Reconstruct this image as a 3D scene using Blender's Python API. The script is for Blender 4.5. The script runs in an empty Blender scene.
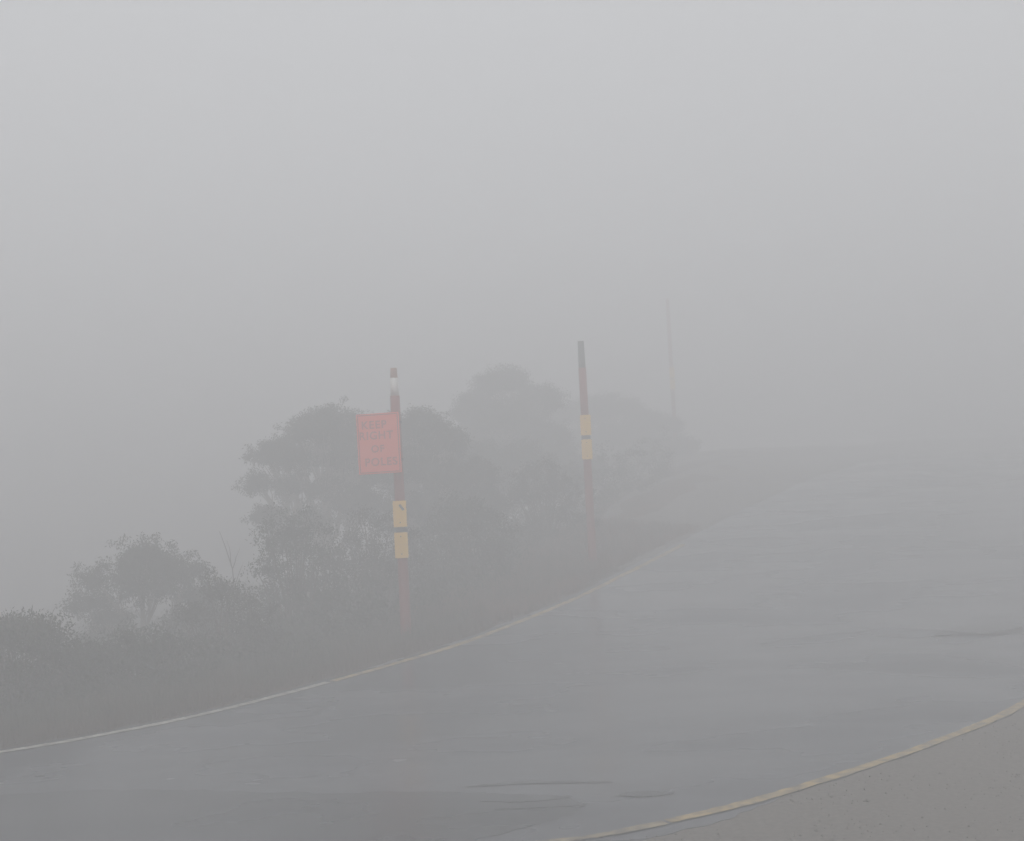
import bpy, bmesh, math, random
import numpy as np
from mathutils import Vector, Matrix

# ------------------------------------------------------------------ camera, light, exposure
S = bpy.context.scene
COL = S.collection
cam_d = bpy.data.cameras.new('camera')
cam_d.sensor_fit = 'HORIZONTAL'; cam_d.sensor_width = 36.0
cam_d.lens = 36.0 * 1200 / 1024
cam_d.clip_end = 2000
cam = bpy.data.objects.new('camera', cam_d); COL.objects.link(cam)
pit, rol = math.radians(2.6), math.radians(3.0)
f_ = Vector((0, math.cos(pit), math.sin(pit)))
r0, u0 = Vector((1, 0, 0)), Vector((0, -math.sin(pit), math.cos(pit)))
r_ = r0 * math.cos(rol) - u0 * math.sin(rol)
u_ = r0 * math.sin(rol) + u0 * math.cos(rol)
m = Matrix.Identity(4)
for i in range(3):
    m[i][0], m[i][1], m[i][2] = r_[i], u_[i], -f_[i]
m.translation = Vector((0, 0, 2.4))
cam.matrix_world = m
S.camera = cam

SUN_EL, SUN_AZ = math.radians(36), math.radians(192)      # high, behind the camera, above the cloud
W = bpy.data.worlds.new('World'); S.world = W; W.use_nodes = True
nt = W.node_tree; nt.nodes.clear()
out = nt.nodes.new('ShaderNodeOutputWorld'); bg = nt.nodes.new('ShaderNodeBackground')
sky = nt.nodes.new('ShaderNodeTexSky'); sky.sky_type = 'NISHITA'; sky.sun_disc = False
sky.sun_elevation = SUN_EL; sky.sun_rotation = SUN_AZ
sky.air_density = 1.0; sky.dust_density = 6.0; sky.ozone_density = 1.0
mix = nt.nodes.new('ShaderNodeMix'); mix.data_type = 'RGBA'; mix.inputs['Factor'].default_value = 0.93
mix.inputs['B'].default_value = (6.75, 6.85, 7.0, 1)        # even cloud layer over the blue
nt.links.new(sky.outputs[0], mix.inputs['A']); nt.links.new(mix.outputs['Result'], bg.inputs[0])
bg.inputs[1].default_value = 0.11
nt.links.new(bg.outputs[0], out.inputs[0])

sd = bpy.data.lights.new('sun', 'SUN'); sd.energy = 1.5; sd.angle = math.radians(30); sd.color = (1, .975, .94)
sun = bpy.data.objects.new('sun', sd); COL.objects.link(sun)
sdir = Vector((math.sin(SUN_AZ) * math.cos(SUN_EL), math.cos(SUN_AZ) * math.cos(SUN_EL), math.sin(SUN_EL)))
sun.rotation_euler = sdir.to_track_quat('Z', 'Y').to_euler()
S.view_settings.view_transform = 'Standard'; S.view_settings.look = 'None'
S.view_settings.exposure = 0.14; S.view_settings.gamma = 1.0
S.cycles.volume_bounces = 4
S.cycles.max_bounces = 8

FOG_DENSITY = 0.066

# ------------------------------------------------------------------ helpers
def link(o, parent=None):
    COL.objects.link(o)
    if parent is not None: o.parent = parent
    return o

def mesh_obj(name, V, Fc, mat, parent=None, smooth=False):
    me = bpy.data.meshes.new(name)
    me.from_pydata([tuple(v) for v in V], [], Fc)
    me.update()
    if smooth: me.polygons.foreach_set('use_smooth', [True] * len(me.polygons))
    me.materials.append(mat)
    return link(bpy.data.objects.new(name, me), parent)

def tri_obj(name, V, nper, mat, parent=None, tint=None):
    """V: (n*nper,3) array of separate n-gons (leaves, blades)."""
    V = np.asarray(V, dtype=np.float32); n = len(V) // nper
    me = bpy.data.meshes.new(name)
    me.vertices.add(len(V)); me.vertices.foreach_set('co', V.ravel())
    me.loops.add(len(V)); me.loops.foreach_set('vertex_index', np.arange(len(V), dtype=np.int32))
    me.polygons.add(n)
    me.polygons.foreach_set('loop_start', np.arange(0, len(V), nper, dtype=np.int32))
    me.polygons.foreach_set('loop_total', np.full(n, nper, dtype=np.int32))
    me.update(calc_edges=True)
    me.materials.append(mat)
    return link(bpy.data.objects.new(name, me), parent)

def tag(o, label=None, cat=None, group=None, kind=None):
    if label: o['label'] = label
    if cat: o['category'] = cat
    if group: o['group'] = group
    if kind: o['kind'] = kind
    return o

def empty(name, loc, rot=(0, 0, 0)):
    o = bpy.data.objects.new(name, None); o.location = loc; o.rotation_euler = rot
    o.empty_display_size = .2
    return link(o)

def mat(name, col, rough=.7, noise=None, bump=None, spec=.5, trans=0.0):
    """noise = (scale, colour2, lo, hi, stretch); bump = (scale, strength, distance)"""
    M = bpy.data.materials.new(name); M.use_nodes = True
    t = M.node_tree; b = t.nodes['Principled BSDF']
    b.inputs['Base Color'].default_value = (*col, 1); b.inputs['Roughness'].default_value = rough
    b.inputs['Specular IOR Level'].default_value = spec
    tc = t.nodes.new('ShaderNodeTexCoord')
    if noise:
        mp = t.nodes.new('ShaderNodeMapping'); mp.inputs['Scale'].default_value = noise[4] if len(noise) > 4 else (1, 1, 1)
        n = t.nodes.new('ShaderNodeTexNoise'); n.inputs['Scale'].default_value = noise[0]; n.inputs['Detail'].default_value = 5
        r = t.nodes.new('ShaderNodeValToRGB')
        r.color_ramp.elements[0].position = noise[2]; r.color_ramp.elements[1].position = noise[3]
        r.color_ramp.elements[0].color = (*col, 1); r.color_ramp.elements[1].color = (*noise[1], 1)
        t.links.new(tc.outputs['Object'], mp.inputs[0]); t.links.new(mp.outputs[0], n.inputs[0])
        t.links.new(n.outputs['Fac'], r.inputs[0]); t.links.new(r.outputs[0], b.inputs['Base Color'])
    if bump:
        n2 = t.nodes.new('ShaderNodeTexNoise'); n2.inputs['Scale'].default_value = bump[0]; n2.inputs['Detail'].default_value = 4
        bp = t.nodes.new('ShaderNodeBump'); bp.inputs['Strength'].default_value = bump[1]; bp.inputs['Distance'].default_value = bump[2]
        t.links.new(tc.outputs['Object'], n2.inputs[0]); t.links.new(n2.outputs['Fac'], bp.inputs['Height'])
        t.links.new(bp.outputs[0], b.inputs['Normal'])
    return M

# ------------------------------------------------------------------ terrain
def zroad(x, y):
    y = np.asarray(y, dtype=float)
    h = 0.195 * np.logaddexp(0, (y - 18) / 1.5)
    return h - 0.118 * 5 * np.logaddexp(0, (y - 36) / 5)        # levels off beyond the crest

Lc = np.array([(-70, 22), (-45, 15.5), (-25, 11.4), (-14, 9.8), (-9, 10.0), (-7, 10.6), (-5.08, 11.66), (-4.31, 12.22), (-3.52, 13.02), (-2.67, 14.22),
      (-1.68, 15.75), (-.89, 17.0), (-.04, 18.5), (.99, 20.26), (1.8, 21.75), (2.6, 23.2), (4.4, 26.5), (6.8, 31), (10, 37), (14.5, 44.5), (21.5, 53), (33, 62), (52, 70)], dtype=float)
Rc = np.array([(-70, 8), (-45, 5.5), (-25, 4.6), (-14, 5.2), (-9, 5.9), (-6, 6.5), (-3.6, 7.05), (-2.2, 7.4), (-1.2, 7.65), (-.4, 7.83),
      (.24, 7.97), (.57, 8.08), (1.17, 8.4), (1.65, 8.7), (2.46, 9.32), (3.3, 10.04), (4.61, 11.35), (7.1, 14.5), (11.5, 20.5), (16.5, 28), (22.5, 36), (32, 44.5), (50, 53)], dtype=float)

def resample(P, k=12):
    """Catmull-Rom through the points"""
    out = []
    n = len(P)
    for i in range(n - 1):
        p0, p1, p2, p3 = P[max(i - 1, 0)], P[i], P[i + 1], P[min(i + 2, n - 1)]
        for j in range(k):
            t = j / k
            out.append(.5 * ((2 * p1) + (-p0 + p2) * t + (2 * p0 - 5 * p1 + 4 * p2 - p3) * t * t + (-p0 + 3 * p1 - 3 * p2 + p3) * t ** 3))
    out.append(P[-1])
    return np.array(out)
Ls, Rs = resample(Lc), resample(Rc)

def normals(P):
    d = np.gradient(P, axis=0); d /= np.linalg.norm(d, axis=1)[:, None]
    return np.stack([-d[:, 1], d[:, 0]], 1)                      # to the left of travel (+x) = away from camera side
NL, NR = normals(Ls), normals(Rs)

def sdist(P, N, x, y):
    x = np.asarray(x, dtype=float).ravel(); y = np.asarray(y, dtype=float).ravel()
    A, B = P[:-1], P[1:]; best = np.full(len(x), 1e9); sg = np.ones(len(x))
    for a, b in zip(A, B):
        d = b - a; L2 = d @ d
        t = np.clip(((x - a[0]) * d[0] + (y - a[1]) * d[1]) / L2, 0, 1)
        qx, qy = x - a[0] - t * d[0], y - a[1] - t * d[1]
        dd = np.hypot(qx, qy); s = np.sign(d[0] * (y - a[1]) - d[1] * (x - a[0]))
        mk = dd < best - 1e-9; best[mk] = dd[mk]; sg[mk] = s[mk]
    return best * sg
def ss(a, b, v):
    t = np.clip((v - a) / (b - a), 0, 1); return t * t * (3 - 2 * t)

def vnoise(x, y, s, seed=0):
    r = np.random.RandomState(seed); v = 0
    for k in range(5):
        a, b, c, d = r.uniform(-1, 1, 2), r.uniform(0, 6.28), r.uniform(.6, 1.4), 0
        v = v + np.sin((a[0] * x + a[1] * y) * s * c * (1 + k * .6) + b) / (1 + k * .5)
    return v / 2.5

def terrain(x, y):
    x = np.asarray(x, dtype=float); y = np.asarray(y, dtype=float); shp = x.shape
    x, y = x.ravel(), y.ravel()
    sl = sdist(Ls, NL, x, y); sr = sdist(Rs, NR, x, y)
    z = zroad(x, y)
    out_l = np.maximum(sl, 0)
    w = 1 - ss(-3, 4, x - .1 * (y - 18))
    z = z - w * (2.6 * ss(1.6, 9.5, out_l) + .10 * np.clip(out_l - 9, 0, 60))
    z = z + (1 - w) * (.4 * ss(.8, 4.5, out_l))
    z = z + .05 * vnoise(x, y, 2.2, 3) * ss(.6, 2, out_l) + .22 * vnoise(x, y, .5, 4) * ss(2.5, 8, out_l)
    # bed under the asphalt
    ins = np.minimum(-sl, sr)                                   # >0 between the edges
    z = z - .05 - .15 * ss(-.15, .5, ins)
    return z.reshape(shp)
def tz(x, y): return float(terrain(np.array([x]), np.array([y]))[0])

def axis(lo, hi, a, b, fine, grow=1.16):
    v = list(np.arange(a, b + 1e-6, fine)); st = fine
    x = a; left = []
    while x > lo: st *= grow; x -= st; left.append(max(x, lo))
    st = fine; x = b; right = []
    while x < hi: st *= grow; x += st; right.append(min(x, hi))
    return np.array(left[::-1] + v + right)
gx, gy = axis(-180, 180, -14, 14, .3), axis(-60, 190, 5, 40, .3)
X, Y = np.meshgrid(gx, gy); Z = terrain(X, Y)
nx, ny = len(gx), len(gy)
V = np.stack([X.ravel(), Y.ravel(), Z.ravel()], 1)
I = np.arange((ny - 1) * (nx - 1)); I = I // (nx - 1) * nx + I % (nx - 1)
Fq = np.stack([I, I + 1, I + nx + 1, I + nx], 1).tolist()
M_ground = mat('alpine_soil', (.080, .060, .044), .9, (1.3, (.15, .095, .070), .38, .66), (14, .6, .05), .2)
ground = mesh_obj('ground', V, Fq, M_ground, smooth=True); tag(ground, kind='structure')

# ------------------------------------------------------------------ asphalt
def asphalt(name, base, light, rlo, rhi):
    M = mat(name, base, .3, (.45, light, .35, .7, (1, 1.5, 1)))
    t = M.node_tree; b = t.nodes['Principled BSDF']
    tc = [n for n in t.nodes if n.type == 'TEX_COORD'][0]
    mp = t.nodes.new('ShaderNodeMapping'); mp.inputs['Scale'].default_value = (.45, .8, 1); mp.inputs['Rotation'].default_value = (0, 0, -.5)
    n = t.nodes.new('ShaderNodeTexNoise'); n.inputs['Scale'].default_value = .8; n.inputs['Detail'].default_value = 4
    r = t.nodes.new('ShaderNodeMapRange'); r.inputs['From Min'].default_value = .35; r.inputs['From Max'].default_value = .65
    r.inputs['To Min'].default_value = rlo; r.inputs['To Max'].default_value = rhi
    t.links.new(tc.outputs['Object'], mp.inputs[0]); t.links.new(mp.outputs[0], n.inputs[0])
    t.links.new(n.outputs['Fac'], r.inputs['Value']); t.links.new(r.outputs[0], b.inputs['Roughness'])
    v = t.nodes.new('ShaderNodeTexNoise'); v.inputs['Scale'].default_value = 90; v.inputs['Detail'].default_value = 3
    v2 = t.nodes.new('ShaderNodeTexNoise'); v2.inputs['Scale'].default_value = 3.0; v2.inputs['Detail'].default_value = 3
    a = t.nodes.new('ShaderNodeMath'); a.operation = 'MULTIPLY_ADD'; a.inputs[1].default_value = 2.5
    bp = t.nodes.new('ShaderNodeBump'); bp.inputs['Strength'].default_value = .3; bp.inputs['Distance'].default_value = .003
    for q in (v, v2): t.links.new(tc.outputs['Object'], q.inputs[0])
    t.links.new(v2.outputs['Fac'], a.inputs[0]); t.links.new(v.outputs['Fac'], a.inputs[2])
    t.links.new(a.outputs[0], bp.inputs['Height']); t.links.new(bp.outputs[0], b.inputs['Normal'])
    return M
M_road = asphalt('wet_asphalt', (.092, .100, .116), (.128, .137, .155), .10, .36)
M_patch = asphalt('dark_asphalt', (.042, .048, .058), (.066, .073, .086), .12, .32)
M_grit = mat('pale_grit', (.165, .152, .138), .8, (26, (.24, .22, .20), .3, .75), (120, .5, .006), .4)

EDGE_L, EDGE_R = .38, .25                                     # asphalt beyond the painted lines
n = len(Ls)
jit = np.array([.05 * math.sin(i * 1.3) + .04 * math.sin(i * .57 + 1) for i in range(n)])
EL = Ls + NL * (EDGE_L * .6 + jit * .4)[:, None]; er = .05 + .17 * (1 - ss(1.0, 1.9, Rs[:, 0]))
ER = Rs - NR * (er + jit * .25)[:, None]
K = 36; V = []; Fc = []
for i in range(n):
    for j in range(K + 1):
        t = j / K; q = ER[i] * (1 - t) + EL[i] * t
        V.append((q[0], q[1], float(zroad(q[0], q[1])) + (-.012 if j == K else 0)))
for i in range(n - 1):
    for j in range(K):
        a = i * (K + 1) + j; Fc.append((a, a + K + 1, a + K + 2, a + 1))
c0 = len(V)                                                   # broken edge faces down to the soil
for i in range(n):
    for e, j in ((ER, 0), (EL, K)):
        V.append((e[i][0], e[i][1], V[i * (K + 1) + j][2] - .16))
for i in range(n - 1):
    Fc.append((i * (K + 1), c0 + 2 * i, c0 + 2 * i + 2, (i + 1) * (K + 1)))
    Fc.append((i * (K + 1) + K, (i + 1) * (K + 1) + K, c0 + 2 * i + 3, c0 + 2 * i + 1))
road = mesh_obj('road', V, Fc, M_road); tag(road, kind='structure')

def strip(name, P, N, off, wid, mt, i0, i1, lift, wear=0.0, seed=1):
    """a painted line draped on the road, ragged by wear"""
    rnd = random.Random(seed); V = []; Fc = []; w1 = w2 = 0.0
    pts = []
    for i in range(i0, i1):
        m_ = max(2, int(np.linalg.norm(P[i + 1] - P[i]) / .06))
        for k in range(m_):
            t = k / m_; pts.append((P[i] * (1 - t) + P[i + 1] * t, N[i] * (1 - t) + N[i + 1] * t))
    for k, (q, nn) in enumerate(pts):
        w1 = w1 * .8 + rnd.uniform(-1, 1) * .004; w2 = w2 * .8 + rnd.uniform(-1, 1) * .004
        a = q + nn * (off - wid / 2 - wear * w1); b = q + nn * (off + wid / 2 + wear * w2)
        for e in (a, b): V.append((e[0], e[1], float(zroad(e[0], e[1])) + lift))
    for k in range(len(pts) - 1):
        Fc.append((2 * k, 2 * k + 2, 2 * k + 3, 2 * k + 1))
    o = mesh_obj(name, V, Fc, mt); tag(o, kind='structure'); return o

def paint(name, col, lo, hi):
    """road paint worn through to asphalt in places; yellow and white coats mix along the line"""
    M = mat(name, (.17, .155, .13), .5, (8, col, lo, hi))
    [q for q in M.node_tree.nodes if q.type == 'TEX_NOISE'][0].inputs['Detail'].default_value = 9
    return M
M_paint = paint('worn_line_paint', (.54, .40, .19), .30, .62)
M_white = paint('worn_pale_paint', (.50, .49, .43), .32, .60)
split = 12 * 9 + 4                                               # where the verge line turns from white to yellow
strip('road_marking', Ls, NL, 0, .115, M_white, 12 * 3, split, .006, 1, 1)
strip('road_marking', Ls, NL, 0, .115, M_paint, split, 12 * 15 + 6, .006, 1, 2)
strip('road_marking', Rs, NR, 0, .10, M_paint, 12 * 11 + 7, 12 * 19, .006, 1.2, 3)
strip('road_marking', Rs, NR, 0, .085, paint('scuffed_line_paint', (.40, .33, .21), .36, .66), 12 * 8, 12 * 11 + 7, .006, 1.4, 4)

def blot(name, outline, mt, lift, parent=None, rag=.03, seed=0):
    rnd = random.Random(seed)
    P = resample(np.array(outline + [outline[0]], dtype=float), 10)[:-1]
    bm = bmesh.new()
    vs = [bm.verts.new((p[0] + rnd.uniform(-rag, rag), p[1] + rnd.uniform(-rag, rag) * .6, 0)) for p in P]
    for v in vs: v.co.z = float(zroad(v.co.x, v.co.y)) + lift
    f = bm.faces.new(vs); bmesh.ops.triangulate(bm, faces=[f])
    me = bpy.data.meshes.new(name); bm.to_mesh(me); bm.free()
    me.materials.append(mt)
    o = link(bpy.data.objects.new(name, me), parent)
    tag(o, kind='structure'); return o
# darker resealed asphalt across the near left of the road and small scars in it (all where the road is level)
blot('asphalt_patch', [(-9, 9.0), (-7, 9.75), (-4.4, 9.98), (-3.0, 9.86), (-1.9, 9.56), (-.8, 9.36), (-.1, 9.16), (.35, 8.86), (.15, 8.45), (-.6, 8.0), (-1.6, 7.7), (-3, 7.35), (-6, 6.7), (-8.5, 6.3)], M_patch, .0022, rag=.05, seed=3)
for k, ol in enumerate([[(-.55, 9.44), (-.1, 9.53), (.5, 9.42), (.6, 9.36), (.0, 9.44)], [(.62, 8.98), (.8, 9.06), (1.05, 8.97), (.85, 8.9)],
                        [(-.3, 8.78), (.0, 8.84), (.4, 8.8), (.2, 8.75)], [(-.4, 9.0), (-.1, 9.1), (.3, 9.02), (.0, 8.93)],
                        [(5.3, 15.7), (5.8, 16.2), (6.6, 16.1), (6.2, 15.6)]]):
    blot('tar_seal', ol, M_patch, .0045 if k < 4 else .014, rag=.02, seed=10 + k)

# gritty shoulder on the camera's side
SW = [0, .25, .6, 1.2, 2.2, 3.8, 6, 9, 13]
V = []; Fc = []
for i in range(n):
    for j, w_ in enumerate(SW):
        q = ER[i] - NR[i] * (w_ + .0)
        V.append((q[0], q[1], float(zroad(q[0], q[1])) - (.003 if j == 0 else .006) + (.012 * math.sin(q[0] * 2.3 + q[1] * 1.7) if j > 1 else 0)))
for i in range(12 * 6, n - 1):
    for j in range(len(SW) - 1):
        a = i * len(SW) + j; Fc.append((a, a + 1, a + len(SW) + 1, a + len(SW)))
sh = mesh_obj('gravel_shoulder', V, Fc, M_grit, smooth=True); tag(sh, kind='structure')
# added pale strip outside the bend, widening uphill; paints fog fading onto the verge
V = []; Fc = []; i0 = int(12 * 14.4); TW = [0, .08, .2, .4, .65, 1]
rows = list(range(i0, n - 1))
for i in rows:
    wv = 9.0 * float(ss(i0, 12 * 17, i))
    for t_ in TW:
        q = EL[i] + NL[i] * (.02 + wv * t_)
        V.append((q[0], q[1], tz(q[0], q[1]) + .035))
for a_ in range(len(rows) - 1):
    for j in range(len(TW) - 1):
        a = a_ * len(TW) + j; Fc.append((a, a + len(TW), a + len(TW) + 1, a + 1))
gv = mesh_obj('fog_fade_verge', V, Fc, M_grit, smooth=True); tag(gv, kind='structure')
# loose stones on the shoulder
rs = np.random.RandomState(5)
st = []
for _ in range(1500):
    i = rs.randint(12 * 10, 12 * 17); w_ = abs(rs.normal(0, 1.3)) + .02
    q = ER[i] - NR[i] * w_ + rs.uniform(-.15, .15, 2); s_ = rs.uniform(.004, .011) * (1.6 if rs.rand() < .05 else 1)
    z0 = float(zroad(q[0], q[1])) - .006 + .012 * math.sin(q[0] * 2.3 + q[1] * 1.7)
    st.append((q[0], q[1], z0 + s_ * .4, s_))
V = []; Fc = []
oct_f = [(0, 2, 4), (2, 1, 4), (1, 3, 4), (3, 0, 4), (2, 0, 5), (1, 2, 5), (3, 1, 5), (0, 3, 5)]
for x, y, z, s_ in st:
    b0 = len(V); a = rs.rand(6) * .5 + .75
    for k, d in enumerate([(1, 0, 0), (-1, 0, 0), (0, 1, 0), (0, -1, 0), (0, 0, .7), (0, 0, -.7)]):
        V.append((x + d[0] * s_ * a[k], y + d[1] * s_ * a[k], z + d[2] * s_))
    Fc += [tuple(b0 + i for i in f) for f in oct_f]
gr = mesh_obj('loose_stones', V, Fc, mat('pale_stone', (.2, .185, .17), .8)); tag(gr, 'small pale loose stones scattered over the gravel shoulder beside the near line', 'stones', kind='stuff')

# ------------------------------------------------------------------ snow poles
def tube(pts, rad, seg=10, cap=True):
    V = []; Fc = []
    pts = [Vector(p) for p in pts]
    for i, p in enumerate(pts):
        d = (pts[min(i + 1, len(pts) - 1)] - pts[max(i - 1, 0)]).normalized()
        a = d.orthogonal().normalized() if abs(d.z) < .99 else Vector((1, 0, 0))
        if i and True:
            a = (prev - d * prev.dot(d)); a = a.normalized() if a.length > 1e-4 else d.orthogonal().normalized()
        prev = a; b = d.cross(a)
        for k in range(seg):
            t = 2 * math.pi * k / seg; V.append(p + (a * math.cos(t) + b * math.sin(t)) * rad[i])
    for i in range(len(pts) - 1):
        for k in range(seg):
            Fc.append((i * seg + k, i * seg + (k + 1) % seg, (i + 1) * seg + (k + 1) % seg, (i + 1) * seg + k))
    if cap:
        Fc.append(tuple(range(seg))[::-1]); Fc.append(tuple((len(pts) - 1) * seg + k for k in range(seg)))
    return V, Fc

def box_mb(cx, cy, cz, sx, sy, sz, bev=.004):
    bm = bmesh.new(); bmesh.ops.create_cube(bm, size=1)
    for v in bm.verts: v.co = Vector((v.co.x * sx + cx, v.co.y * sy + cy, v.co.z * sz + cz))
    bmesh.ops.bevel(bm, geom=bm.edges[:], offset=bev, segments=2, affect='EDGES')
    return bm
def bm_obj(name, bm, mt, parent):
    me = bpy.data.meshes.new(name); bm.to_mesh(me); bm.free(); me.materials.append(mt)
    return link(bpy.data.objects.new(name, me), parent)

M_pole = mat('faded_red_pole_paint', (.30, .062, .05), .5, (7, (.22, .062, .052), .4, .7, (1, 1, .3)), (60, .2, .003))
M_polered = mat('red_pole_paint', (.42, .05, .035), .5, (7, (.30, .045, .035), .4, .7, (1, 1, .3)), (60, .2, .003))
M_poletop = mat('brown_pole_end', (.48, .24, .17), .6, (9, (.36, .2, .15), .4, .7), (60, .2, .003))
M_band = mat('pale_reflective_band', (.82, .80, .77), .45, (8, (.68, .60, .56), .4, .7))
M_grey = mat('grey_metal_cap', (.10, .11, .10), .5, (8, (.15, .15, .14), .4, .7))
M_tag = mat('yellow_reflector', (1.0, .60, .06), .4, (14, (.95, .56, .10), .4, .7))
M_dark = mat('dark_bracket', (.04, .04, .04), .5, (20, (.06, .06, .055), .4, .7))
M_sign = mat('fluorescent_red_sign', (1.0, .16, .095), .35, (4, (.98, .20, .13), .4, .75), None, .6)
M_signlet = mat('sign_lettering', (.46, .09, .07), .5, (20, (.52, .11, .09), .4, .7))

def pole_part(name, z0, z1, r0_, r1_, mt, root, nseg=6):
    pts = [(0, 0, z0 + (z1 - z0) * k / nseg) for k in range(nseg + 1)]
    V, Fc = tube(pts, [r0_ + (r1_ - r0_) * k / nseg for k in range(nseg + 1)], 20)
    return mesh_obj(name, V, Fc, mt, root, True)

def snow_pole(loc, label, h, style, rot=0, lean=(0, 0)):
    root = empty('snow_pole', loc, (lean[0], lean[1], rot))
    tag(root, label, 'pole', 'snow poles along the road edge')
    if style == 'pale':
        pole_part('shaft', -.4, h - .42, .082, .072, M_pole, root)
        pole_part('pole_band', h - .42, h - .15, .064, .062, M_band, root, 2)
        pole_part('pole_cap', h - .15, h, .055, .048, M_poletop, root, 2)
    else:
        pole_part('shaft', -.4, h - .52, .082, .074, M_pole, root)
        pole_part('pole_cap', h - .52, h, .068, .06, M_grey if style == 'grey' else M_pole, root, 2)
    for k, (za, zb) in enumerate(((1.63, 2.02), (1.17, 1.55))):
        if style == 'far' : za, zb = za, zb
        p = bm_obj('reflector', box_mb(0, -.092, (za + zb) / 2, .20, .014, zb - za, .005), M_tag, root)
        for dz in (-.13, .13):
            V, Fc = tube([(0, -.0985, (za + zb) / 2 + dz), (0, -.103, (za + zb) / 2 + dz)], [.009, .009], 8)
            mesh_obj('bolt', V, Fc, M_dark, p)
        if style == 'pale' and k == 0:
            bm = box_mb(0, 0, 0, .035, .006, .10, .002)
            bmesh.ops.rotate(bm, verts=bm.verts, matrix=Matrix.Rotation(-.6, 3, 'Y'))
            bmesh.ops.translate(bm, verts=bm.verts, vec=(.03, -.104, zb - .1))
            bm_obj('scuff_plate', bm, M_dark, p)
    pole_part('clamp', 1.555, 1.625, .088, .088, M_dark, root, 1)
    return root

p1 = snow_pole((-1.74, 18, tz(-1.74, 18)), 'nearest red snow pole, the one carrying the orange-red sign on its left', 4.10 - tz(-1.74, 18), 'pale', 0)
p2 = snow_pole((1.40, 23, tz(1.40, 23)), 'middle snow pole with yellow reflectors and grey top, without a sign, beyond the signed pole', 4.9 - tz(1.40, 23), 'grey', 0)
p3 = snow_pole((6.22, 46, tz(6.22, 46)), 'faintest and farthest snow pole, almost lost in the fog to the right', 8.85 - tz(6.22, 46), 'far', 0)
# reflectors hang at the same share of each pole: shift the children of the taller ones
for p, base in ((p2, 3.27 - 2.02 + .0),):
    pass

def place_reflectors(root, ztop):
    d = ztop - (root.location.z + 2.02)
    for ch in root.children:
        if ch.name.startswith(('reflector', 'clamp')): ch.location.z += d
place_reflectors(p1, 2.105); place_reflectors(p2, 3.475); place_reflectors(p3, 6.2)

# sign bolted to the first pole: panel, border, lettering, two brackets
sx, sz = .65, .90
pz = p1.location.z
spanel = bm_obj('sign_panel', box_mb(0, 0, 0, sx, .012, sz, .003), M_sign, p1)
spanel.location = (-.26, -.118, 2.975 - pz); spanel.rotation_euler = (math.radians(0), math.radians(-.6), math.radians(-7))
spanel['label'] = 'orange-red rectangular sign reading KEEP RIGHT OF POLES'
bm = bmesh.new()
for (cx, cz, wx, wz) in ((0, sz / 2 - .022, sx - .03, .016), (0, -sz / 2 + .022, sx - .03, .016), (-sx / 2 + .023, 0, .016, sz - .06), (sx / 2 - .023, 0, .016, sz - .06)):
    g = bmesh.ops.create_cube(bm, size=1)
    for v in g['verts']: v.co = Vector((v.co.x * wx + cx, v.co.y * .003 - .0085, v.co.z * wz + cz))
bm_obj('sign_border', bm, M_signlet, spanel)
def lettering(text, z, size, bold=.003, x=0):
    cu = bpy.data.curves.new('lettering', 'FONT'); cu.body = text; cu.size = size; cu.align_x = 'CENTER'; cu.align_y = 'CENTER'
    cu.extrude = .001; cu.offset = bold; cu.space_character = 1.12
    tmp = bpy.data.objects.new('tmp', cu); COL.objects.link(tmp)
    me = bpy.data.meshes.new_from_object(tmp.evaluated_get(bpy.context.evaluated_depsgraph_get()))
    bpy.data.objects.remove(tmp); bpy.data.curves.remove(cu)
    me.name = 'lettering'; me.materials.clear(); me.materials.append(M_signlet)
    o = link(bpy.data.objects.new('lettering', me), spanel)
    o.rotation_euler = (math.pi / 2, 0, 0); o.location = (x, -.0085, z)
    return o
lettering('KEEP', .275, .165, .003, -.06); lettering('RIGHT', .115, .165, .003, -.035); lettering('OF', -.085, .15, .003, -.02); lettering('POLES', -.28, .165, .003, .02)
for zz in (3.28, 2.72):
    bm = box_mb(-.08, -.094, zz - pz, .34, .03, .035, .003)
    bm_obj('sign_bracket', bm, M_dark, p1)
    pole_part('bracket_band', zz - pz - .018, zz - pz + .018, .086, .086, M_dark, p1, 1)

# ------------------------------------------------------------------ plants
def leafmat(name, c1, c2, rough=.6):
    M = mat(name, c1, rough, (2.2, c2, .35, .65), None, .12)
    t = M.node_tree; b = t.nodes['Principled BSDF']
    b.inputs['Subsurface Weight'].default_value = 0
    return M
M_gum = leafmat('gum_leaves', (.038, .048, .030), (.070, .080, .050))
M_shrub = leafmat('heath_leaves', (.030, .040, .024), (.060, .072, .040))
M_shrub2 = leafmat('olive_heath_leaves', (.042, .044, .026), (.070, .068, .040))
M_bark = mat('pale_gum_bark', (.22, .20, .17), .7, (3, (.34, .32, .29), .4, .65, (1, 1, .2)), (20, .3, .01))
M_twig = mat('dark_twig', (.08, .065, .05), .8, (6, (.13, .11, .09), .4, .65))
M_dead = mat('dead_wood', (.16, .145, .13), .8, (6, (.10, .09, .08), .4, .65, (1, 1, .3)))
M_grass = mat('alpine_grass', (.075, .058, .034), .8, (.8, (.13, .085, .055), .35, .65))
M_grassg = mat('green_grass', (.055, .062, .032), .8, (.8, (.09, .08, .045), .35, .65))

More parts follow.
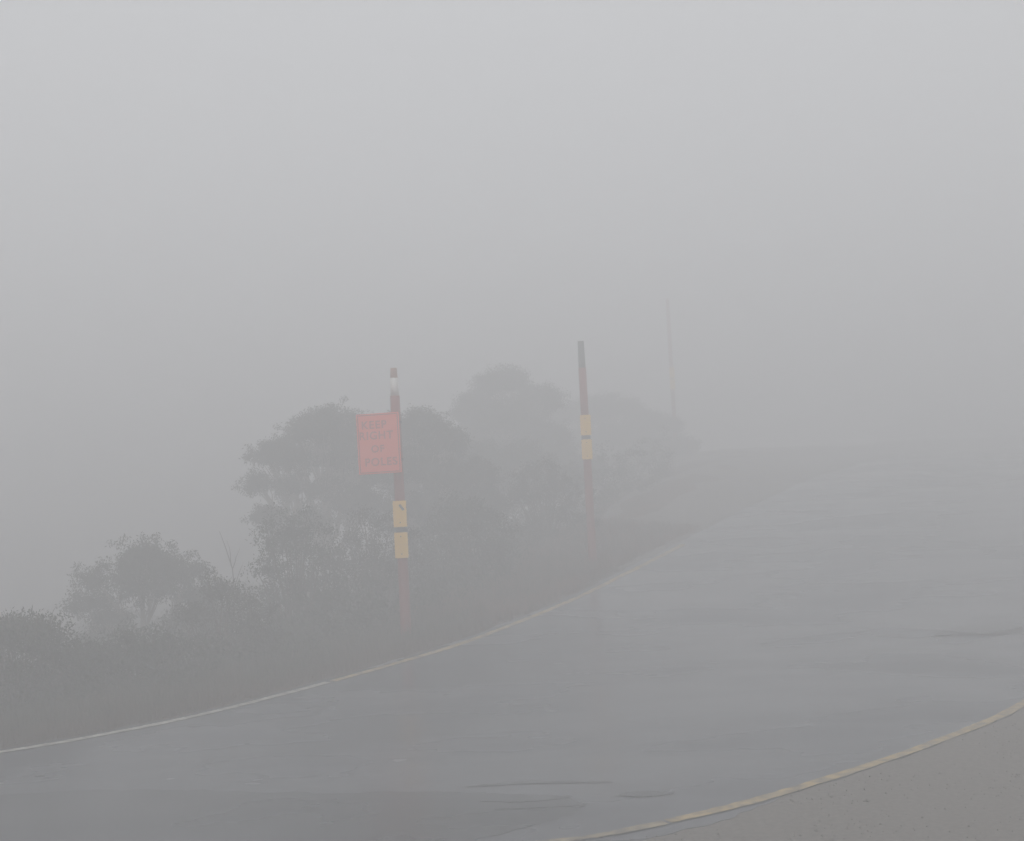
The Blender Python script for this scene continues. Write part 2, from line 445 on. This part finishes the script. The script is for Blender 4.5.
def leaves(centres, radii, counts, rng, length=.075, width=.022, droop=.5):
    """lens-shaped leaves scattered round clump centres"""
    C_ = np.repeat(centres, counts, axis=0); R_ = np.repeat(radii, counts)
    N = len(C_)
    d = rng.normal(size=(N, 3)); d /= np.linalg.norm(d, axis=1)[:, None]
    rr = rng.rand(N) ** .45
    P = C_ + d * (R_ * rr)[:, None] * np.array([1, 1, .72])
    a = rng.normal(size=(N, 3)); a[:, 2] -= droop * 1.6; a /= np.linalg.norm(a, axis=1)[:, None]
    b = np.cross(a, rng.normal(size=(N, 3))); b /= np.linalg.norm(b, axis=1)[:, None]
    L_ = length * rng.uniform(.7, 1.35, N)[:, None]; w = width * rng.uniform(.8, 1.3, N)[:, None]
    Q = np.stack([P, P + a * L_ * .45 + b * w * .5, P + a * L_, P + a * L_ * .45 - b * w * .5], 1)
    return Q.reshape(-1, 3)

def limb_pts(a, b, rng, sag=.12, k=6):
    a, b = np.array(a, float), np.array(b, float); L_ = np.linalg.norm(b - a)
    m1 = (a + b) / 2 + rng.normal(size=3) * L_ * sag * .5 + np.array([0, 0, L_ * sag])
    out_ = []
    for i in range(k + 1):
        t = i / k; out_.append((1 - t) ** 2 * a + 2 * t * (1 - t) * m1 + t * t * b + (rng.normal(size=3) * L_ * .018 if 0 < i < k else 0))
    return out_

def merge(parts):
    V = []; Fc = []
    for v, f in parts:
        b0 = len(V); V += list(v); Fc += [tuple(b0 + i for i in q) for q in f]
    return V, Fc

def gum_tree(name, base, lobes, label, seed, forks=2, per=14, nleaf=120, trunk_r=.11, leaf=.08, cat='tree', group=None, sub=.26, stems=None):
    """lobes: list of (centre xyz world, radii xyz). Trunks fork low, limbs run to each lobe, twigs to each leaf clump."""
    rng = np.random.RandomState(seed)
    base = np.array([base[0], base[1], tz(base[0], base[1]) - .1])
    root = empty(name, tuple(base)); tag(root, label, cat, group)
    wood = []; centres = []; radii = []; counts = []
    lob = [(np.array(c, float) - base, np.array(r, float)) for c, r in lobes]
    meanx = np.mean([c[0] for c, r in lob])
    forks_p = []
    lowest = min(c[2] - r[2] for c, r in lob)
    for k in range(forks):
        tx = meanx * .35 + (k - (forks - 1) / 2) * .5
        fp = np.array([tx, rng.uniform(-.2, .2), max(.5, lowest * rng.uniform(.75, 1.05))])
        pts = limb_pts((0.1 * (k - .5), 0, 0), fp, rng, .06, 7)
        wood.append(tube(pts, list(np.linspace(trunk_r * rng.uniform(.8, 1.1), trunk_r * .6, 8)), 9, False))
        forks_p.append(fp)
    for c, r in lob:
        fp = min(forks_p, key=lambda q: np.linalg.norm(q - c))
        mid = c - np.array([0, 0, r[2] * .45])
        pts = limb_pts(fp, mid, rng, .10, 7); wood.append(tube(pts, list(np.linspace(trunk_r * .55, trunk_r * .25, 8)), 7, False))
        vol = r[0] * r[2]; m_ = max(9, int(per * vol / .13))
        for _ in range(m_):
            d = rng.normal(size=3); d /= np.linalg.norm(d); d[2] = d[2] if d[2] > -.35 else -d[2] * .5
            q = c + d * r * rng.uniform(.55, .98)
            src = pts[rng.randint(3, 8)]
            tp = limb_pts(src, q, rng, .10, 4); wood.append(tube(tp, list(np.linspace(trunk_r * .18, trunk_r * .05, 5)), 5, False))
            centres.append(q); radii.append(sub * rng.uniform(.7, 1.35)); counts.append(int(nleaf * rng.uniform(.6, 1.3)))
            for _s in range(2):                                # stray sprays that break the outline
                q2 = q + rng.normal(size=3) * .13 + d * .05
                centres.append(q2); radii.append(sub * .45); counts.append(int(nleaf * .18))
    V, Fc = merge(wood); mesh_obj('trunk', V, Fc, M_bark, root, True)
    Q = leaves(np.array(centres), np.array(radii) * 1.08, np.array(counts) * 2, rng, leaf * .8, leaf * .25)
    tri_obj('crown', Q, 4, M_gum, root)
    return root

def shrub(base, size, label, seed, mt, nclump=60, nleaf=110, leaf=.055, twigs=14, group=None, spiky=.3, name='heath_shrub'):
    rng = np.random.RandomState(seed)
    z0 = tz(base[0], base[1]) - .05
    root = empty(name, (base[0], base[1], z0)); tag(root, label, 'shrub', group)
    centres = []; radii = []; counts = []; wood = []
    for k in range(nclump):
        a = rng.uniform(0, 2 * math.pi); h = rng.rand() ** .8; rr = math.sqrt(max(0, 1 - (h * .95) ** 2.4)) * rng.uniform(.35, 1.0)
        q = np.array([math.cos(a) * rr * size[0], math.sin(a) * rr * size[1], h * size[2]])
        q[2] += rng.normal() * .05 * size[2]
        centres.append(q); radii.append(.2 * rng.uniform(.7, 1.3)); counts.append(int(nleaf * rng.uniform(.6, 1.3)))
        if k % 2 == 0: wood.append(tube(limb_pts((q[0] * .15, q[1] * .15, 0), q, rng, .05, 4), [.018, .015, .012, .009, .006], 5, False))
    for k in range(twigs):                                     # upright sprays and bare tips above the leaves
        a = rng.uniform(0, 2 * math.pi); rr = rng.uniform(0, .85)
        b_ = np.array([math.cos(a) * rr * size[0], math.sin(a) * rr * size[1], size[2] * (1 - rr * rr * .5) * .85])
        t_ = b_ + np.array([rng.normal() * .08, rng.normal() * .08, spiky * rng.uniform(.5, 1.3)])
        wood.append(tube(limb_pts(b_, t_, rng, .04, 4), [.009, .007, .006, .004, .002], 4, False))
        if rng.rand() < .75:
            for s_ in np.linspace(.2, .95, 4):
                centres.append(b_ * (1 - s_) + t_ * s_); radii.append(.055); counts.append(14)
    V, Fc = merge(wood); mesh_obj('stems', V, Fc, M_twig, root, True)
    tri_obj('foliage', leaves(np.array(centres), np.array(radii), np.array(counts), rng, leaf, leaf * .32, -.3), 4, mt, root)
    return root

# gum tree A, small and low on the left
gum_tree('snow_gum', (-6.5, 20.3), [((-6.9, 20, .98), (.42, .5, .26)), ((-6.25, 20, 1.2), (.55, .6, .32)), ((-5.6, 20.1, 1.0), (.5, .5, .3)), ((-7.15, 20.1, .55), (.33, .4, .26)), ((-5.3, 20.2, .55), (.35, .5, .3)), ((-6.85, 20, .3), (.25, .4, .2)), ((-5.55, 20.2, .2), (.45, .5, .4)), ((-6.2, 20.1, .8), (.5, .5, .3)), ((-7.0, 20.1, .0), (.4, .5, .25)), ((-5.1, 20.3, .1), (.4, .5, .4)), ((-6.3, 20.2, 1.3), (.35, .4, .2))],
         'small round-topped snow gum low on the left, its forked trunks showing under the crown', 21, 3, per=15, nleaf=110, trunk_r=.07, leaf=.07, group='snow gums beyond the verge', sub=.22)
# gum tree B, tall wide crown left of the signed pole
gum_tree('snow_gum', (-4.0, 25.4), [((-5.05, 25, 2.95), (.55, .6, .32)), ((-4.1, 25, 3.45), (.6, .7, .42)), ((-3.6, 25, 3.7), (.5, .6, .30)), ((-4.7, 25.1, 2.35), (.4, .5, .22)), ((-3.35, 25.2, 2.9), (.6, .7, .5)), ((-5.15, 25, 1.75), (.42, .5, .26)), ((-4.3, 25.1, 1.6), (.45, .6, .28)), ((-3.3, 25.3, 1.9), (.6, .6, .5)), ((-4.4, 25.1, 2.95), (.5, .5, .3)), ((-4.75, 25.1, 3.2), (.4, .4, .22)), ((-3.9, 25.2, 2.3), (.35, .5, .3)), ((-5.3, 25.1, 2.45), (.3, .4, .2)), ((-4.8, 25.2, 1.2), (.5, .6, .3)), ((-3.6, 25.2, 3.35), (.6, .5, .3))],
         'tall snow gum behind the sign with open pale branches on its left side', 33, 3, per=15, nleaf=115, trunk_r=.11, leaf=.08, group='snow gums beyond the verge', sub=.24)
gum_tree('snow_gum', (-2.2, 26.3), [((-2.7, 26, 3.45), (.6, .6, .4)), ((-2.0, 26, 3.45), (.6, .6, .42)), ((-1.5, 26, 3.05), (.45, .6, .45)), ((-2.5, 26, 2.6), (.8, .8, .6)), ((-1.5, 26, 2.3), (.5, .7, .6)), ((-2.1, 26, 1.6), (.9, .8, .7)), ((-1.0, 26.2, 1.7), (.7, .7, .8)), ((-.9, 26.1, 2.4), (.45, .6, .4))],
         'dense snow gum crown just right of and behind the sign', 47, 2, per=17, nleaf=120, trunk_r=.11, leaf=.08, group='snow gums beyond the verge', sub=.27)
gum_tree('snow_gum', (-.2, 36.5), [((-.2, 36, 5.1), (.8, .9, .5)), ((-1.1, 36, 4.3), (.8, .9, .6)), ((.8, 36, 4.4), (.8, .9, .6)), ((-.3, 36, 3.9), (1.3, 1, .8)), ((.9, 36.3, 3.3), (.9, .9, .7)), ((-.9, 36.2, 3.1), (1, 1, .8)), ((.3, 36.1, 2.5), (1.5, 1, .8)), ((1.7, 36.1, 2.4), (1.0, 1, .6))],
         'hazy snow gum rising between the signed pole and the middle pole', 59, 2, per=11, nleaf=120, trunk_r=.14, leaf=.10, group='snow gums beyond the verge', sub=.36)
gum_tree('snow_gum', (3.5, 46.3), [((2.6, 46, 4.5), (1.3, 1, .6)), ((3.9, 46, 4.6), (1.4, 1, .6)), ((5.4, 46, 3.9), (1.4, 1, .6)), ((3.5, 46, 3.3), (2.4, 1, .9)), ((5.6, 46, 3.0), (1.5, 1, .8)), ((2.0, 46, 2.6), (1.5, 1, .8)), ((4.3, 46, 2.5), (1.6, 1, .7))],
         'faintest snow gum, a pale smudge right of the middle pole', 61, 2, per=8, nleaf=110, trunk_r=.14, leaf=.11, group='snow gums beyond the verge', sub=.4)
gum_tree('snow_gum', (-2.9, 31.5), [((-3.3, 31, 2.6), (1.1, .8, .7)), ((-2.1, 31, 3.0), (1.0, .8, .7)), ((-1.1, 31, 2.7), (.9, .8, .7)), ((.2, 31, 2.6), (.9, .8, .6)), ((-.6, 31, 1.9), (1.3, .8, .8)), ((1.0, 31, 2.1), (.9, .8, .7))],
         'low broad snow gum filling the gap behind the signed pole', 67, 2, per=9, nleaf=110, trunk_r=.12, leaf=.09, group='snow gums beyond the verge', sub=.32)

# shrubs one can tell apart
SG = 'heath shrubs along the verge'
shrub((-6.0, 14.2), (1.05, .9, 1.12), 'darkest nearest shrub with spiky top at the left edge', 5, M_shrub, 130, 150, .05, 40, SG, .28)
shrub((-4.9, 15.0), (1.0, .8, .72), 'dark shrub between the spiky shrub and the small gum, above the white line', 6, M_shrub, 80, 120, .05, 16, SG, .22)
shrub((-4.1, 16.6), (.9, .8, 1.25), 'rounded shrub below the dead sapling left of the tall gum', 7, M_shrub2, 80, 110, .05, 14, SG, .22)
shrub((-3.5, 18.8), (1.0, .8, 2.1), 'tall shrub at the foot of the tall open gum', 8, M_shrub, 90, 110, .055, 14, SG, .25)
shrub((-2.4, 20.4), (1.0, .8, 1.75), 'shrub right behind the lower half of the signed pole', 9, M_shrub2, 80, 110, .055, 12, SG, .2)
shrub((-.9, 22.2), (1.0, .9, 1.6), 'rounded shrub midway between signed pole and middle pole', 12, M_shrub, 80, 110, .06, 12, SG, .2)
shrub((.6, 26.0), (1.2, .9, 1.7), 'pale misty shrub just left of the middle pole', 13, M_shrub2, 80, 100, .07, 10, SG, .2)
shrub((-7.4, 17.2), (1.1, .9, 2.0), 'shrub at the far left edge behind the spiky shrub', 14, M_shrub, 80, 110, .055, 24, SG, .3)

# dead sapling and bare stems
def dead_sapling(base, top, label, seed, group):
    rng = np.random.RandomState(seed)
    b = np.array([base[0], base[1], tz(*base) - .05]); t = np.array(top) - b
    root = empty('dead_sapling', tuple(b)); tag(root, label, 'dead sapling', group)
    pts = limb_pts((0, 0, 0), t, rng, .04, 8)
    V, Fc = tube(pts, list(np.linspace(.02, .004, 9)), 7); mesh_obj('trunk', V, Fc, M_dead, root, True)
    for k in range(11):
        s_ = pts[rng.randint(1, 8)]; e = s_ + np.array([rng.uniform(-.22, .18), rng.uniform(-.2, .2), rng.uniform(.2, .6)])
        V, Fc = tube(limb_pts(s_, e, rng, .1, 4), [.008, .007, .006, .004, .002], 5); mesh_obj('branch', V, Fc, M_dead, root, True)
    return root
dead_sapling((-4.6, 20.6), (-5.1, 20.6, 1.7), 'bare thin dead sapling leaning left between the small gum and the tall gum', 3, None)
dead_sapling((-6.1, 15.8), (-6.35, 15.8, .95), 'bare grey twigs rising behind the spiky shrub at far left', 8, None)

# undergrowth: a closed mass of heath nobody could count
rng = np.random.RandomState(77)
cs = []; rd = []; ct = []
ptsx = []
for _ in range(9500):
    i = rng.randint(12 * 3, 12 * 18); s_ = 1.5 + rng.rand() ** .8 * 15
    q = Ls[i] + NL[i] * s_ + rng.uniform(-.5, .5, 2)
    if q[1] > 52 or q[0] < -16: continue
    ptsx.append((q[0], q[1], s_))
ptsx = np.array(ptsx); zz = terrain(ptsx[:, 0], ptsx[:, 1]); sl = sdist(Ls, NL, ptsx[:, 0], ptsx[:, 1])
for (x, y, s_), z, sd_ in zip(ptsx, zz, sl):
    wside = 1.0 if x < -.5 else .8
    if sd_ < 1.5 + (0.3 if x < 0 else 1.8) or x > 3.5 + .12 * (y - 25): continue
    hmax = min(1.5 if x > -4.4 else .95, .22 + (sd_ - 1.5) * (.5 if x > -4.4 else .28)) * (.8 + .4 * math.sin(x * 1.3 + y * .9)) * wside
    for hh in (rng.uniform(0, .5) * hmax, rng.uniform(.5, 1) * hmax):
        cs.append((x + rng.normal() * .1, y + rng.normal() * .1, z + hh)); rd.append(.2 * rng.uniform(.7, 1.4)); ct.append(int(34 * rng.uniform(.6, 1.4)))
ug = tri_obj('undergrowth', leaves(np.array(cs), np.array(rd), np.array(ct), rng, .085, .03, -.3), 4, M_shrub)
tag(ug, 'low tangled dark heath growing between the shrubs and under the gums', 'undergrowth', kind='stuff')

# grass on the verge
def grass(name, n_, smin, smax, mt, label, seed, hgt, i0=12 * 4, i1=12 * 16, xr=(-14, 14)):
    rng = np.random.RandomState(seed)
    i = rng.randint(i0, i1, n_); s_ = smin + rng.rand(n_) ** 1.3 * (smax - smin); tt = rng.rand(n_)[:, None]
    q = Ls[i] * (1 - tt) + Ls[i + 1] * tt + NL[i] * s_[:, None]
    tc = q + rng.normal(size=(n_, 2)) * .04
    z = terrain(tc[:, 0], tc[:, 1])
    B = 7; P = np.repeat(np.column_stack([tc, z]), B, axis=0); N = len(P)
    P[:, :2] += rng.normal(size=(N, 2)) * .03
    a = rng.uniform(0, 6.283, N); lean = rng.uniform(.05, .7, N); h = hgt * rng.uniform(.5, 1.4, N)
    hx = np.column_stack([np.cos(a), np.sin(a)]); w = np.column_stack([-np.sin(a), np.cos(a), np.zeros(N)]) * .005
    T = P + np.column_stack([hx * (h * lean)[:, None], h])
    Q = np.stack([P - w, P + w, T], 1).reshape(-1, 3)
    o = tri_obj(name, Q, 3, mt); tag(o, label, 'grass', kind='stuff'); return o
grass('grass', 12000, .42, 4.2, M_grass, 'short brown dry grass along the verge behind the far line', 1, .13)
grass('green_grass', 6000, .8, 5.5, M_grassg, 'tufts of greener grass among the brown verge grass', 2, .2)

M_redgrass = mat('reddish_dry_grass', (.14, .075, .05), .8, (.8, (.22, .12, .085), .35, .65))
grass('dry_grass', 9000, .45, 5.0, M_redgrass, 'reddish brown dry grass on the bank behind and right of the middle pole', 3, .14, 12 * 12, 12 * 16)

# ------------------------------------------------------------------ haze
bm = bmesh.new(); bmesh.ops.create_cube(bm, size=1)
zlo = float(Z.min()) - 1.0; zhi = 11.0
for v in bm.verts: v.co = Vector((v.co.x * 380, v.co.y * 270 + 65, (zlo + zhi) / 2 + v.co.z * (zhi - zlo)))
hm = bpy.data.materials.new('fog'); hm.use_nodes = True; t = hm.node_tree; t.nodes.clear()
o_ = t.nodes.new('ShaderNodeOutputMaterial'); pv = t.nodes.new('ShaderNodeVolumePrincipled')
pv.inputs['Color'].default_value = (.93, .935, .945, 1); pv.inputs['Density'].default_value = FOG_DENSITY
pv.inputs['Anisotropy'].default_value = 0.0
t.links.new(pv.outputs[0], o_.inputs['Volume'])
hz = bm_obj('haze', bm, hm, None); tag(hz, 'even grey mountain fog filling the whole place', 'fog', kind='stuff')
hz.display_type = 'WIRE'
print('ground z', Z.min(), Z.max(), 'verts', sum(len(o.data.vertices) for o in bpy.data.objects if o.type == 'MESH'))
